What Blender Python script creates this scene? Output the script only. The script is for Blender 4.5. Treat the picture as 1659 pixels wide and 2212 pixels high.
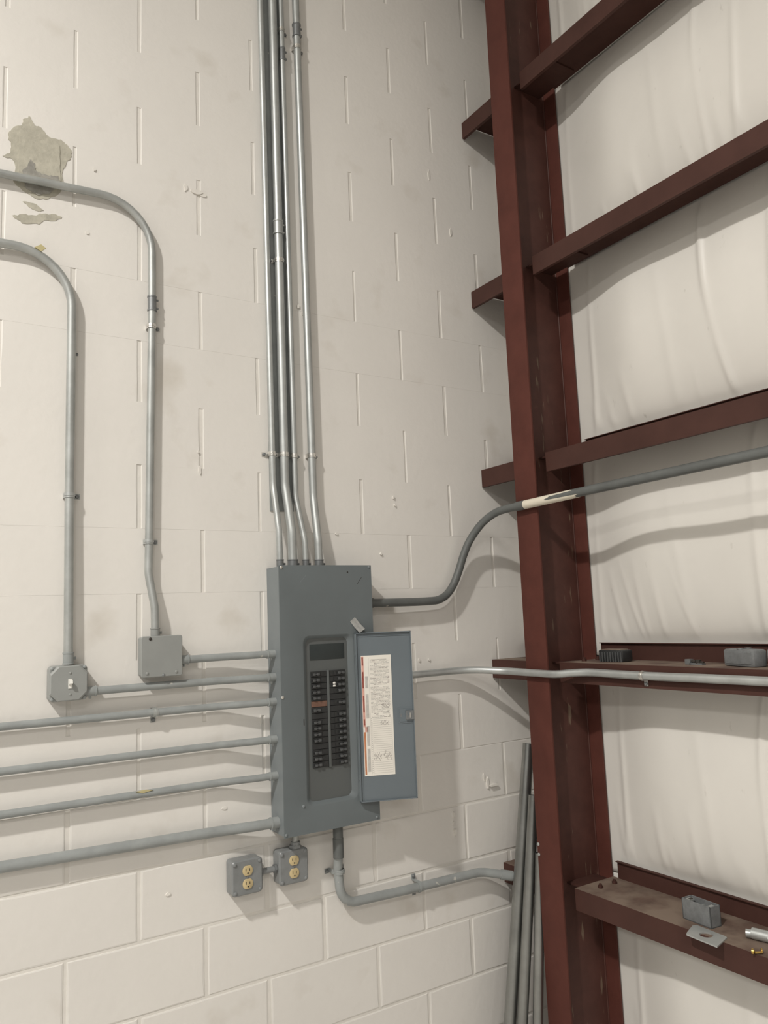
import bpy, bmesh, math, random
from mathutils import Vector, Matrix
from mathutils.geometry import tessellate_polygon
random.seed(7)
for o in list(bpy.data.objects):
    bpy.data.objects.remove(o, do_unlink=True)
S = bpy.context.scene
COL = S.collection

# ------------------------------------------------------------ camera
cam_d = bpy.data.cameras.new('camera')
cam = bpy.data.objects.new('camera', cam_d)
COL.objects.link(cam)
YAW, PITCH, ROLL = 0.56793, 0.131136, -0.040107
fw = Vector((math.sin(YAW)*math.cos(PITCH), math.cos(YAW)*math.cos(PITCH), math.sin(PITCH)))
rt = Vector((math.cos(YAW), -math.sin(YAW), 0))
up = rt.cross(fw)
rt2 = rt*math.cos(ROLL) + up*math.sin(ROLL)
up2 = up*math.cos(ROLL) - rt*math.sin(ROLL)
cam.matrix_world = Matrix(((rt2.x, up2.x, -fw.x, -0.46473), (rt2.y, up2.y, -fw.y, -2.47101),
                           (rt2.z, up2.z, -fw.z, 1.73083), (0, 0, 0, 1)))
cam_d.sensor_fit = 'VERTICAL'
cam_d.sensor_height = 36.0
cam_d.lens = 1702.2*36.0/2212.0
cam_d.clip_start = 0.05
S.camera = cam

# ------------------------------------------------------------ world + lights
W = bpy.data.worlds.new('hall_light')
S.world = W
W.use_nodes = True
bg = W.node_tree.nodes['Background']
bg.inputs[0].default_value = (1.0, 0.95, 0.88, 1)
bg.inputs[1].default_value = 0.15

def area(name, loc, size, size_y, power, color=(1, 0.962, 0.905), spread=180):
    d = bpy.data.lights.new(name, 'AREA')
    d.shape = 'RECTANGLE'; d.size = size; d.size_y = size_y
    d.energy = power; d.color = color; d.spread = math.radians(spread)
    o = bpy.data.objects.new(name, d)
    o.location = loc
    COL.objects.link(o)
    return o
PW = 118
area('high_bay_light', (-2.75, -2.47, 5.45), 0.22, 0.22, 290, spread=172)
area('high_bay_light', (-2.75, -6.6, 5.45), 1.2, 1.2, PW)
area('high_bay_light', (-6.9, -2.47, 5.45), 0.8, 0.8, PW)
area('high_bay_light', (-6.9, -6.6, 5.45), 1.2, 1.2, PW)
area('high_bay_light', (-2.75, -10.7, 5.45), 1.2, 1.2, PW)
area('high_bay_light', (-6.9, -10.7, 5.45), 1.2, 1.2, PW)

vs = S.view_settings
S.display_settings.display_device = 'sRGB'
vs.view_transform = 'Standard'
vs.look = 'None'
vs.exposure = 0.0
vs.gamma = 1.0
vs.use_curve_mapping = False

# ------------------------------------------------------------ materials
def mat(name, col, rough=0.5, metal=0.0, var=0.08, vscale=6.0, bump=0.0, bscale=60.0, col2=None, spots=None, spec=0.5):
    m = bpy.data.materials.new(name)
    m.use_nodes = True
    nt = m.node_tree; N = nt.nodes; L = nt.links
    b = N['Principled BSDF']
    b.inputs['Roughness'].default_value = rough
    b.inputs['Metallic'].default_value = metal
    b.inputs['Specular IOR Level'].default_value = spec
    geo = N.new('ShaderNodeNewGeometry')
    nz = N.new('ShaderNodeTexNoise')
    nz.inputs['Scale'].default_value = vscale
    nz.inputs['Detail'].default_value = 5
    nz.inputs['Roughness'].default_value = 0.6
    L.new(geo.outputs['Position'], nz.inputs['Vector'])
    mix = N.new('ShaderNodeMix'); mix.data_type = 'RGBA'
    c = Vector(col)
    a = c*(1-var)
    bb = c*(1+var) if col2 is None else Vector(col2)
    mix.inputs[6].default_value = (*a, 1)
    mix.inputs[7].default_value = (*[min(1, v) for v in bb], 1)
    rp = N.new('ShaderNodeMapRange')
    rp.inputs[1].default_value = 0.3; rp.inputs[2].default_value = 0.7
    L.new(nz.outputs['Fac'], rp.inputs[0])
    L.new(rp.outputs[0], mix.inputs[0])
    out = mix.outputs[2]
    if spots:
        sc, lo, hi, scol, stretch = spots
        mp = N.new('ShaderNodeMapping'); mp.inputs['Scale'].default_value = stretch
        L.new(geo.outputs['Position'], mp.inputs['Vector'])
        n2 = N.new('ShaderNodeTexNoise'); n2.inputs['Scale'].default_value = sc; n2.inputs['Detail'].default_value = 4
        L.new(mp.outputs[0], n2.inputs['Vector'])
        r2 = N.new('ShaderNodeMapRange'); r2.inputs[1].default_value = lo; r2.inputs[2].default_value = hi
        L.new(n2.outputs['Fac'], r2.inputs[0])
        m2 = N.new('ShaderNodeMix'); m2.data_type = 'RGBA'
        L.new(r2.outputs[0], m2.inputs[0]); L.new(out, m2.inputs[6]); m2.inputs[7].default_value = (*scol, 1)
        out = m2.outputs[2]
    L.new(out, b.inputs['Base Color'])
    if bump > 0:
        n3 = N.new('ShaderNodeTexNoise'); n3.inputs['Scale'].default_value = bscale; n3.inputs['Detail'].default_value = 6
        L.new(geo.outputs['Position'], n3.inputs['Vector'])
        bp = N.new('ShaderNodeBump'); bp.inputs['Strength'].default_value = bump; bp.inputs['Distance'].default_value = 0.004
        L.new(n3.outputs['Fac'], bp.inputs['Height']); L.new(bp.outputs[0], b.inputs['Normal'])
    return m

M = {}
M['block'] = mat('painted_block', (0.745, 0.722, 0.685), 0.5, 0, 0.035, 1.7, 0.22, 38, spots=(5.0, 0.60, 0.80, (0.62, 0.585, 0.53), (1, 1, 1)))
M['mortar'] = mat('painted_mortar', (0.72, 0.695, 0.65), 0.6, 0, 0.05, 9, 0.35, 45)
M['cement'] = mat('bare_cement', (0.44, 0.42, 0.35), 0.85, 0, 0.16, 22, 0.5, 70)
M['cement2'] = mat('dark_cement', (0.30, 0.29, 0.26), 0.85, 0, 0.28, 30, 0.6, 60)
M['insul'] = mat('white_vinyl_facing', (0.70, 0.68, 0.64), 0.42, 0, 0.03, 3, 0.06, 20, spots=(26, 0.70, 0.80, (0.52, 0.50, 0.46), (1, 1, 0.5)))
M['sheet'] = mat('wall_sheeting', (0.5, 0.5, 0.48), 0.5)
M['red'] = mat('red_oxide_column', (0.098, 0.034, 0.026), 0.6, 0, 0.12, 9, 0.1, 60, spec=0.15)
M['girt'] = mat('red_oxide_girt', (0.066, 0.031, 0.025), 0.55, 0, 0.14, 7, 0.08, 60, spec=0.15)
M['dust'] = mat('dusty_girt_top', (0.105, 0.066, 0.050), 0.9, 0, 0.25, 14, 0.1, 60, spots=(9, 0.38, 0.62, (0.20, 0.150, 0.115), (1, 1, 1)))
M['redweb'] = mat('red_oxide_web', (0.078, 0.032, 0.025), 0.55, 0, 0.15, 12, 0.1, 60, spots=(45, 0.67, 0.72, (0.17, 0.12, 0.085), (1, 1, 0.14)), spec=0.3)
M['emt'] = mat('galvanised_steel', (0.47, 0.49, 0.485), 0.42, 0.6, 0.10, 18, 0.03, 90)
M['emt_dull'] = mat('dull_galvanised_steel', (0.41, 0.425, 0.415), 0.46, 0.5, 0.14, 14, 0.04, 90)
M['lean'] = mat('weathered_steel_pipe', (0.31, 0.315, 0.305), 0.32, 0.9, 0.14, 10, 0.03, 90)
M['zinc'] = mat('bright_zinc', (0.72, 0.71, 0.68), 0.28, 0.9, 0.08, 30)
M['cast'] = mat('grey_die_cast', (0.21, 0.22, 0.225), 0.45, 0.5, 0.12, 30, 0.05, 80)
M['cpaint'] = mat('grey_painted_conduit', (0.275, 0.292, 0.290), 0.45, 0, 0.12, 14, 0.12, 70, spots=(30, 0.70, 0.76, (0.5, 0.49, 0.45), (1, 1, 1)))
M['dpaint'] = mat('dark_grey_painted_conduit', (0.108, 0.115, 0.112), 0.5, 0, 0.14, 14, 0.12, 70, spots=(34, 0.72, 0.77, (0.5, 0.48, 0.43), (1, 1, 1)))
M['pvc'] = mat('bare_cream_plastic', (0.72, 0.67, 0.56), 0.5, 0, 0.06, 14, 0.04, 60)
M['pcover'] = mat('grey_enamel_panel', (0.132, 0.152, 0.160), 0.42, 0, 0.07, 3.5, 0.02, 60)
M['pbox'] = mat('grey_enamel_box', (0.185, 0.207, 0.216), 0.45, 0, 0.07, 5, 0.03, 60)
M['pdoor'] = mat('blue_grey_enamel_door', (0.135, 0.160, 0.178), 0.38, 0, 0.05, 4, 0.02, 60)
M['dead'] = mat('grey_dead_front', (0.098, 0.106, 0.106), 0.5, 0, 0.06, 5)
M['black'] = mat('black_plastic', (0.022, 0.023, 0.024), 0.42, 0, 0.2, 40)
M['blank'] = mat('dark_slate_plate', (0.026, 0.033, 0.034), 0.4, 0, 0.1, 20)
M['toggle'] = mat('charcoal_toggle', (0.075, 0.078, 0.08), 0.4, 0, 0.2, 60)
M['brown'] = mat('rust_brown_filler', (0.16, 0.085, 0.06), 0.6, 0, 0.2, 90)
M['white'] = mat('white_plastic', (0.78, 0.77, 0.73), 0.35, 0, 0.03, 20)
M['ivory'] = mat('ivory_plastic', (0.56, 0.45, 0.25), 0.4, 0, 0.08, 30)
M['hole'] = mat('dark_slot', (0.03, 0.025, 0.02), 0.7)
M['jpaint'] = mat('light_grey_paint', (0.27, 0.28, 0.272), 0.5, 0, 0.06, 10, 0.04, 60)
M['bpaint'] = mat('thick_grey_paint', (0.205, 0.215, 0.218), 0.35, 0, 0.10, 24, 0.35, 55)
M['paper'] = mat('label_paper', (0.74, 0.71, 0.65), 0.6, 0, 0.03, 12)
M['redink'] = mat('red_print', (0.45, 0.10, 0.08), 0.6, 0, 0.1, 60)
M['pinkink'] = mat('faded_red_print', (0.62, 0.33, 0.27), 0.6, 0, 0.1, 60)
M['orink'] = mat('orange_print', (0.48, 0.20, 0.10), 0.6, 0, 0.15, 60)
M['greyink'] = mat('grey_print', (0.47, 0.45, 0.42), 0.6, 0, 0.12, 90)
M['ink'] = mat('handwritten_ink', (0.32, 0.29, 0.27), 0.6, 0, 0.15, 90)
M['tape'] = mat('silver_tape', (0.36, 0.36, 0.35), 0.3, 0.2, 0.2, 70)
M['concrete'] = mat('concrete_floor', (0.52, 0.50, 0.47), 0.6, 0, 0.15, 3, 0.1, 30)
M['roof'] = mat('roof_facing', (0.60, 0.585, 0.55), 0.6)
M['brass'] = mat('brass', (0.55, 0.36, 0.10), 0.3, 0.9, 0.15, 60)
M['greybox'] = mat('cast_grey_box', (0.17, 0.178, 0.182), 0.6, 0.1, 0.18, 45, 0.2, 80)
M['yellow'] = mat('yellowed_paint_drip', (0.50, 0.44, 0.24), 0.5)

# ------------------------------------------------------------ helpers
def link(name, me, m=None, parent=None):
    o = bpy.data.objects.new(name, me)
    COL.objects.link(o)
    if m is not None and me is not None and len(me.materials) == 0:
        me.materials.append(M[m] if isinstance(m, str) else m)
    if parent is not None:
        o.parent = parent
        o.matrix_parent_inverse = Matrix.Translation(-Vector(parent.location))
    return o

def fin(name, bm, m=None, parent=None, smooth=False, mats=None):
    bmesh.ops.recalc_face_normals(bm, faces=bm.faces[:])
    me = bpy.data.meshes.new(name)
    bm.to_mesh(me); bm.free()
    if mats:
        for k in mats: me.materials.append(M[k])
    if smooth:
        me.polygons.foreach_set('use_smooth', [True]*len(me.polygons))
        try: me.set_sharp_from_angle(angle=math.radians(38))
        except Exception: pass
    return link(name, me, m, parent)

def thing(name, label, cat, loc, group=None):
    o = bpy.data.objects.new(name, None)
    COL.objects.link(o)
    o.empty_display_size = 0.05
    o.location = loc
    o['label'] = label; o['category'] = cat
    if group: o['group'] = group
    return o

def tag(o, label, cat, group=None):
    o['label'] = label; o['category'] = cat
    if group: o['group'] = group
    return o

def bx(bm, x0, x1, y0, y1, z0, z1, mi=0, xf=None):
    co = [(x0,y0,z0),(x1,y0,z0),(x1,y1,z0),(x0,y1,z0),(x0,y0,z1),(x1,y0,z1),(x1,y1,z1),(x0,y1,z1)]
    v = [bm.verts.new(xf @ Vector(c) if xf else c) for c in co]
    fs = []
    for f in ((0,3,2,1),(4,5,6,7),(0,1,5,4),(1,2,6,5),(2,3,7,6),(3,0,4,7)):
        fc = bm.faces.new([v[i] for i in f]); fc.material_index = mi; fs.append(fc)
    return fs

def bevel_all(bm, w, seg=2):
    bmesh.ops.bevel(bm, geom=bm.edges[:], offset=w, segments=seg, affect='EDGES', profile=0.5)

def box(name, x0, x1, y0, y1, z0, z1, m, parent=None, bev=0.0, seg=2):
    bm = bmesh.new()
    bx(bm, x0, x1, y0, y1, z0, z1)
    if bev: bevel_all(bm, bev, seg)
    return fin(name, bm, m, parent, smooth=bev > 0)

def rrect(w, h, r, seg=5):
    """outline of a rounded rectangle centred on the origin, counter-clockwise"""
    pts = []
    for cx, cz, a0 in ((w/2-r, h/2-r, 0), (-w/2+r, h/2-r, 90), (-w/2+r, -h/2+r, 180), (w/2-r, -h/2+r, 270)):
        for i in range(seg+1):
            a = math.radians(a0+90*i/seg)
            pts.append((cx+r*math.cos(a), cz+r*math.sin(a)))
    return pts

def loft(bm, rings, close=True, cap0=True, cap1=True, mi=0):
    vr = [[bm.verts.new(p) for p in ring] for ring in rings]
    n = len(vr[0])
    for a, b in zip(vr[:-1], vr[1:]):
        for i in range(n if close else n-1):
            f = bm.faces.new((a[i], a[(i+1) % n], b[(i+1) % n], b[i])); f.material_index = mi
    if cap0: bm.faces.new(vr[0]).material_index = mi
    if cap1: bm.faces.new(vr[-1]).material_index = mi
    return vr

def frame(d):
    d = Vector(d).normalized()
    a = Vector((0, 0, 1)) if abs(d.z) < 0.9 else Vector((0, 1, 0))
    u = d.cross(a).normalized()
    return u, u.cross(d).normalized()

def fillet(pts, rad, seg=8):
    pts = [Vector(p) for p in pts]
    if not isinstance(rad, (list, tuple)): rad = [rad]*(len(pts)-2)
    out = [pts[0]]
    for i in range(1, len(pts)-1):
        p0, p, p1 = pts[i-1], pts[i], pts[i+1]
        a = (p0-p); b = (p1-p)
        la, lb = a.length, b.length
        a.normalize(); b.normalize()
        ang = a.angle(b)
        if abs(math.pi-ang) < 0.01: out.append(p); continue
        t = min(rad[i-1]/math.tan(ang/2), la*0.49, lb*0.49)
        s, e = p+a*t, p+b*t
        r = t*math.tan(ang/2)
        c = p+(a+b).normalized()*(r/math.sin(ang/2))
        vs_, ve = s-c, e-c
        tot = vs_.angle(ve)
        ax = vs_.cross(ve).normalized()
        for k in range(seg+1):
            out.append(c+Matrix.Rotation(tot*k/seg, 3, ax) @ vs_)
    out.append(pts[-1])
    return out

def sweep(bm, path, r, n=14, mi=0, cap=True):
    path = [Vector(p) for p in path]
    rings = []
    u = None
    for i, p in enumerate(path):
        d = (path[min(i+1, len(path)-1)]-path[max(i-1, 0)]).normalized()
        if u is None: u, _ = frame(d)
        u = (u-d*u.dot(d)).normalized()
        v = d.cross(u)
        rr = r[i] if isinstance(r, (list, tuple)) else r
        rings.append([p+(u*math.cos(2*math.pi*k/n)+v*math.sin(2*math.pi*k/n))*rr for k in range(n)])
    loft(bm, rings, True, cap, cap, mi)

def resample(path, step=0.06):
    out = [path[0]]
    for a, b in zip(path[:-1], path[1:]):
        n = max(1, int((b-a).length/step))
        for k in range(1, n+1): out.append(a.lerp(b, k/n))
    return out

def tube(name, pts, r, m, parent=None, rad=0.1, n=16, seg=8):
    bm = bmesh.new()
    sweep(bm, fillet(pts, rad, seg), r, n)
    return fin(name, bm, m, parent, smooth=True)

def cyl(bm, p, d, r, h, n=14, mi=0, r2=None):
    p = Vector(p); d = Vector(d).normalized()
    sweep(bm, [p, p+d*h], [r, r if r2 is None else r2], n, mi)

def collar(name, p, d, r, length, m, parent, ribs=True, screws=1, nrm=(0, -1, 0), n=18):
    """coupling or connector sleeve centred at p along d, with rims and set screws"""
    p = Vector(p); d = Vector(d).normalized(); nrm = Vector(nrm)
    h = length/2
    prof = [(-h-0.0004, r*1.0), (-h, r*1.24), (-h*0.80, r*1.24), (-h*0.76, r*1.13), (h*0.76, r*1.13), (h*0.80, r*1.24), (h, r*1.24), (h+0.0004, r)]
    if not ribs: prof = [(-h-0.0004, r), (-h, r*1.16), (h, r*1.16), (h+0.0004, r)]
    bm = bmesh.new()
    sweep(bm, [p+d*a+Vector((0, 0, 0)) for a, _ in prof], [b for _, b in prof], n)
    o = fin(name, bm, m, parent, smooth=True)
    side = d.cross(nrm).normalized()
    for k in range(screws):
        bm = bmesh.new()
        q = p+d*(0 if screws == 1 else (k-0.5)*length*0.55)+side*r*1.05
        cyl(bm, q, side, 0.0038, 0.0075, 8)
        s = fin('set_screw', bm, 'zinc' if m == 'emt' else m, o, smooth=True)
    return o

def strap(p, d, r, nrm, wallgap, side=1, m='zinc', parent=None, two=False, wid=0.015):
    """one-hole strap: band over the pipe and a tab screwed to the wall"""
    p = Vector(p); d = Vector(d).normalized(); nrm = Vector(nrm).normalized()
    s = d.cross(nrm).normalized()*side
    t = 0.0016
    R = r+0.0004
    prof = []
    foot = -wallgap+0.0005
    tab = R+0.020
    L0 = []
    L0.append(s*tab+nrm*foot)
    L0.append(s*(R+0.002)+nrm*foot)
    L0.append(s*R+nrm*min(0, foot+0.003))
    for k in range(1, 12):
        a = math.pi*k/12
        L0.append(s*R*math.cos(a)+nrm*R*math.sin(a))
    L0.append(-s*R+nrm*min(0, foot+0.003))
    if two:
        L0.append(-s*(R+0.002)+nrm*foot); L0.append(-s*tab+nrm*foot)
    else:
        L0.append(-s*(R-0.001)+nrm*foot)
    L1 = []
    sg0 = 1 if (-s).cross(d).dot(nrm) > 0 else -1
    for i, q in enumerate(L0):
        tg = (L0[min(i+1, len(L0)-1)]-L0[max(i-1, 0)]).normalized()
        L1.append(q+tg.cross(d)*sg0*t)
    bm = bmesh.new()
    rings = []
    for off in (-wid/2, wid/2):
        rings.append([p+q+d*off for q in L0]+[p+q+d*off for q in reversed(L1)])
    loft(bm, rings)
    # raised bead
    rings = []
    for off in (-0.002, 0.002):
        arc = [p+d*off+s*(R+t)*math.cos(math.pi*k/12)+nrm*(R+t)*math.sin(math.pi*k/12) for k in range(13)]
        arc2 = [p+d*off+s*(R+t+0.0015)*math.cos(math.pi*k/12)+nrm*(R+t+0.0015)*math.sin(math.pi*k/12) for k in range(13)]
        rings.append(arc+list(reversed(arc2)))
    loft(bm, rings)
    o = fin('strap', bm, m, parent, smooth=True)
    for sg in ((1, -1) if two else (1,)):
        bm = bmesh.new()
        c = p+s*sg*(R+0.012)+nrm*(foot+t)
        sweep(bm, [c, c+nrm*0.003, c+nrm*0.006, c+nrm*0.0065], [0.0065, 0.0062, 0.004, 0.001], 10)
        fin('screw', bm, 'cast', o, smooth=True)
    return o

def screw(name, p, nrm, r, m, parent):
    p = Vector(p); nrm = Vector(nrm).normalized()
    bm = bmesh.new()
    sweep(bm, [p-nrm*0.001, p+nrm*r*0.35, p+nrm*r*0.6, p+nrm*r*0.68], [r, r*0.95, r*0.6, r*0.1], 10)
    return fin(name, bm, m, parent, smooth=True)

# ------------------------------------------------------------ structure: floor, ceiling, block wall
B = 0.2032
Z0 = 0.61            # height of bed joint number 0
fl = box('floor', -14, 1.95, -14, 0.2, -0.12, 0.0, 'concrete'); fl['kind'] = 'structure'
fl['label'] = 'grey concrete hall floor below the picture'
ce = box('ceiling', -14, 1.95, -14, 0.2, 6.25, 6.32, 'roof'); ce['kind'] = 'structure'
ce['label'] = 'white faced roof high above'

wb = box('wall_back', -9, 1.87, 0.0022, 0.2, 0, 6.25, 'mortar'); wb['kind'] = 'structure'
wb['label'] = 'white painted concrete block wall'

def block_mesh(w, h, ch, cv, jit, dep=0.0024):
    """face of a block: uneven rounded margins, head margins ch wide, bed margins cv wide"""
    bm = bmesh.new()
    nx, nz = 6, 3
    base = [(-w/2+w*i/nx, -h/2) for i in range(nx)]+[(w/2, -h/2+h*i/nz) for i in range(nz)]+[(w/2-w*i/nx, h/2) for i in range(nx)]+[(-w/2, h/2-h*i/nz) for i in range(nz)]
    r0, r1, r2 = [], [], []
    for (x, z) in base:
        sx = (abs(abs(x)-w/2) < 1e-6)*(1 if x < 0 else -1); sz = (abs(abs(z)-h/2) < 1e-6)*(1 if z < 0 else -1)
        jx, jz = random.uniform(0.55, 1.5), random.uniform(0.4, 1.7)
        r0.append((x, dep+0.004, z))
        r1.append((x+sx*ch*0.22*jx, dep*0.45 if (cv > 0.001 or sx) else 0.0, z+sz*cv*0.22*jz))
        r2.append((x+sx*ch*jx, 0.0, z+sz*cv*jz))
    if cv > 0.0001: loft(bm, [r0, r1, r2], cap0=False)
    else: loft(bm, [r0, [(x, y if abs(abs(b_[0])-w/2) < 1e-6 else 0.0, b_[1]) for (x, y, z), b_ in zip(r1, base)], [(x, 0.0, b_[1]) for (x, y, z), b_ in zip(r2, base)]], cap0=False)
    bmesh.ops.dissolve_degenerate(bm, dist=1e-6, edges=bm.edges[:])
    me = bpy.data.meshes.new('block'); bmesh.ops.recalc_face_normals(bm, faces=bm.faces[:])
    bm.to_mesh(me); bm.free(); me.materials.append(M['block'])
    return me
cache = {}
XR = 1.865
for i in range(-3, 23):
    k = -8 + (i % 2)
    while k*B < XR-0.03:
        xa, xb = k*B, min((k+2)*B, XR)
        low = i <= 2
        gh = 0.0085 if not low else 0.010
        if low: gv = 0.0075 if i < 2 else 0.004
        else: gv = 0.0 if i not in (6, 10) else 0.0006
        key = (round(xb-xa, 3), gh, gv, random.randint(0, 5))
        if key not in cache:
            cache[key] = block_mesh(xb-xa-gh, B-gv, 0.0032 if not low else 0.0055, 0.0 if not low else 0.004, 0)
        o = link('block', cache[key], None, wb)
        o.location = ((xa+xb)/2+random.uniform(-0.0025, 0.0025), random.uniform(-0.0005, 0.0005) if low else random.uniform(-0.00008, 0.00008), Z0+(i+0.5)*B)
        o.rotation_euler = (random.uniform(-0.0012, 0.0012), 0, random.uniform(-0.0012, 0.0012)) if low else (0, 0, random.uniform(-0.0006, 0.0006))
        k += 2

def slab(name, pts, y0, th, m, parent, jit=0.0, sub=1):
    """irregular flat patch on the wall, outline in wall coordinates (x, z)"""
    P = []
    n = len(pts)
    for i in range(n):
        a, b = Vector(pts[i]), Vector(pts[(i+1) % n])
        for k in range(sub):
            q = a.lerp(b, k/sub)
            e_ = jit*(1.0 if k else 0.6)
            P.append((q.x+random.uniform(-e_, e_), q.y+random.uniform(-e_, e_)))
    bm = bmesh.new()
    n = len(P)
    C_ = []
    ori = 1 if sum(P[i][0]*P[(i+1) % n][1]-P[(i+1) % n][0]*P[i][1] for i in range(n)) > 0 else -1
    for i in range(n):                                     # chamfered rim: pull each corner slightly inward
        p, q, r_ = Vector(P[i-1]), Vector(P[i]), Vector(P[(i+1) % n])
        tg = (r_-p).normalized(); nn_ = Vector((-tg.y, tg.x))
        C_.append(q+nn_*ori*0.0003)
    vb = [bm.verts.new((x, y0+0.004, z)) for x, z in P]
    vf = [bm.verts.new((x, y0-th*0.5, z)) for x, z in P]
    vt = [bm.verts.new((q.x, y0-th, q.y)) for q in C_]
    for i in range(n):
        j = (i+1) % n
        bm.faces.new((vb[i], vb[j], vf[j], vf[i])); bm.faces.new((vf[i], vf[j], vt[j], vt[i]))
    for tri in tessellate_polygon([[Vector((q.x, q.y, 0)) for q in C_]]):
        bm.faces.new([vt[i] for i in tri])
    return fin(name, bm, m, parent)

# bare cement repair around the old hole
slab('cement_patch', [(-0.208, 3.158), (-0.190, 3.172), (-0.186, 3.20), (-0.196, 3.235), (-0.180, 3.262), (-0.158, 3.275), (-0.150, 3.30), (-0.132, 3.312), (-0.120, 3.288), (-0.100, 3.285), (-0.082, 3.262), (-0.060, 3.262),
                      (-0.040, 3.262), (-0.030, 3.252), (-0.012, 3.240), (-0.008, 3.215), (-0.022, 3.195), (-0.028, 3.175), (-0.036, 3.165), (-0.034, 3.10), (-0.050, 3.075), (-0.085, 3.050), (-0.115, 3.046), (-0.150, 3.062), (-0.178, 3.085), (-0.170, 3.13), (-0.180, 3.155)],
     0, 0.0016, 'cement', wb, 0.0028, 4)
slab('cement_patch', [(-0.160, 3.095), (-0.165, 3.165), (-0.163, 3.235), (-0.150, 3.243), (-0.110, 3.240), (-0.060, 3.252), (-0.046, 3.240), (-0.044, 3.165), (-0.040, 3.110), (-0.090, 3.095)], 0, 0.0034, 'cement', wb, 0.0012, 4)
slab('cement_patch', [(-0.150, 3.095), (-0.152, 3.130), (-0.140, 3.142), (-0.132, 3.168), (-0.118, 3.160), (-0.116, 3.138), (-0.095, 3.128), (-0.070, 3.132), (-0.050, 3.136), (-0.043, 3.118), (-0.055, 3.092), (-0.075, 3.070), (-0.110, 3.058), (-0.140, 3.070)], 0, 0.0045, 'cement2', wb, 0.0022, 4)
slab('cement_patch', [(-0.150, 3.027), (-0.118, 3.030), (-0.088, 3.014), (-0.105, 3.006), (-0.130, 3.012)], 0, 0.0012, 'cement', wb, 0.0018, 4)
slab('cement_patch', [(-0.178, 2.973), (-0.150, 2.986), (-0.112, 2.991), (-0.095, 3.001), (-0.055, 3.009), (-0.035, 3.004), (-0.055, 2.988), (-0.088, 2.980), (-0.102, 2.965), (-0.150, 2.957)], 0, 0.0012, 'cement', wb, 0.0022, 4)

def blob(x, z, w, h, th=0.004, m='mortar'):
    n = 9
    pts = [(x+w/2*math.cos(2*math.pi*i/n)*random.uniform(0.7, 1.15), z+h/2*math.sin(2*math.pi*i/n)*random.uniform(0.7, 1.15)) for i in range(n)]
    return slab('paint_lump', pts, 0, th, m, wb)
for a in [(0.395, 3.205, 0.045, 0.02, 0.005), (0.42, 3.20, 0.03, 0.018, 0.003), (0.36, 3.21, 0.015, 0.03, 0.003), (0.775, 2.86, 0.012, 0.018, 0.005), (0.795, 2.835, 0.016, 0.012, 0.005),
          (1.365, 0.985, 0.010, 0.026, 0.010), (1.362, 0.955, 0.008, 0.016, 0.008), (1.366, 0.925, 0.012, 0.028, 0.010), (1.535, 1.075, 0.012, 0.05, 0.006), (1.558, 1.065, 0.05, 0.010, 0.012), (1.52, 1.10, 0.01, 0.03, 0.004),
          (1.155, 2.175, 0.008, 0.014, 0.006), (1.16, 2.145, 0.007, 0.012, 0.006), (1.09, 1.96, 0.010, 0.012, 0.006), (0.905, 2.03, 0.012, 0.010, 0.004), (0.40, 2.23, 0.010, 0.03, 0.004), (0.395, 2.29, 0.008, 0.012, 0.004),
          (1.24, 1.562, 0.009, 0.012, 0.005), (1.285, 1.56, 0.009, 0.012, 0.005), (0.60, 1.41, 0.008, 0.03, 0.003), (0.47, 1.15, 0.02, 0.010, 0.003), (0.29, 0.93, 0.016, 0.012, 0.003), (1.50, 3.32, 0.012, 0.04, 0.003),
          (1.40, 3.55, 0.010, 0.05, 0.003), (0.04, 2.97, 0.014, 0.012, 0.003), (0.06, 3.19, 0.010, 0.014, 0.004)]:
    blob(*a)

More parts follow.
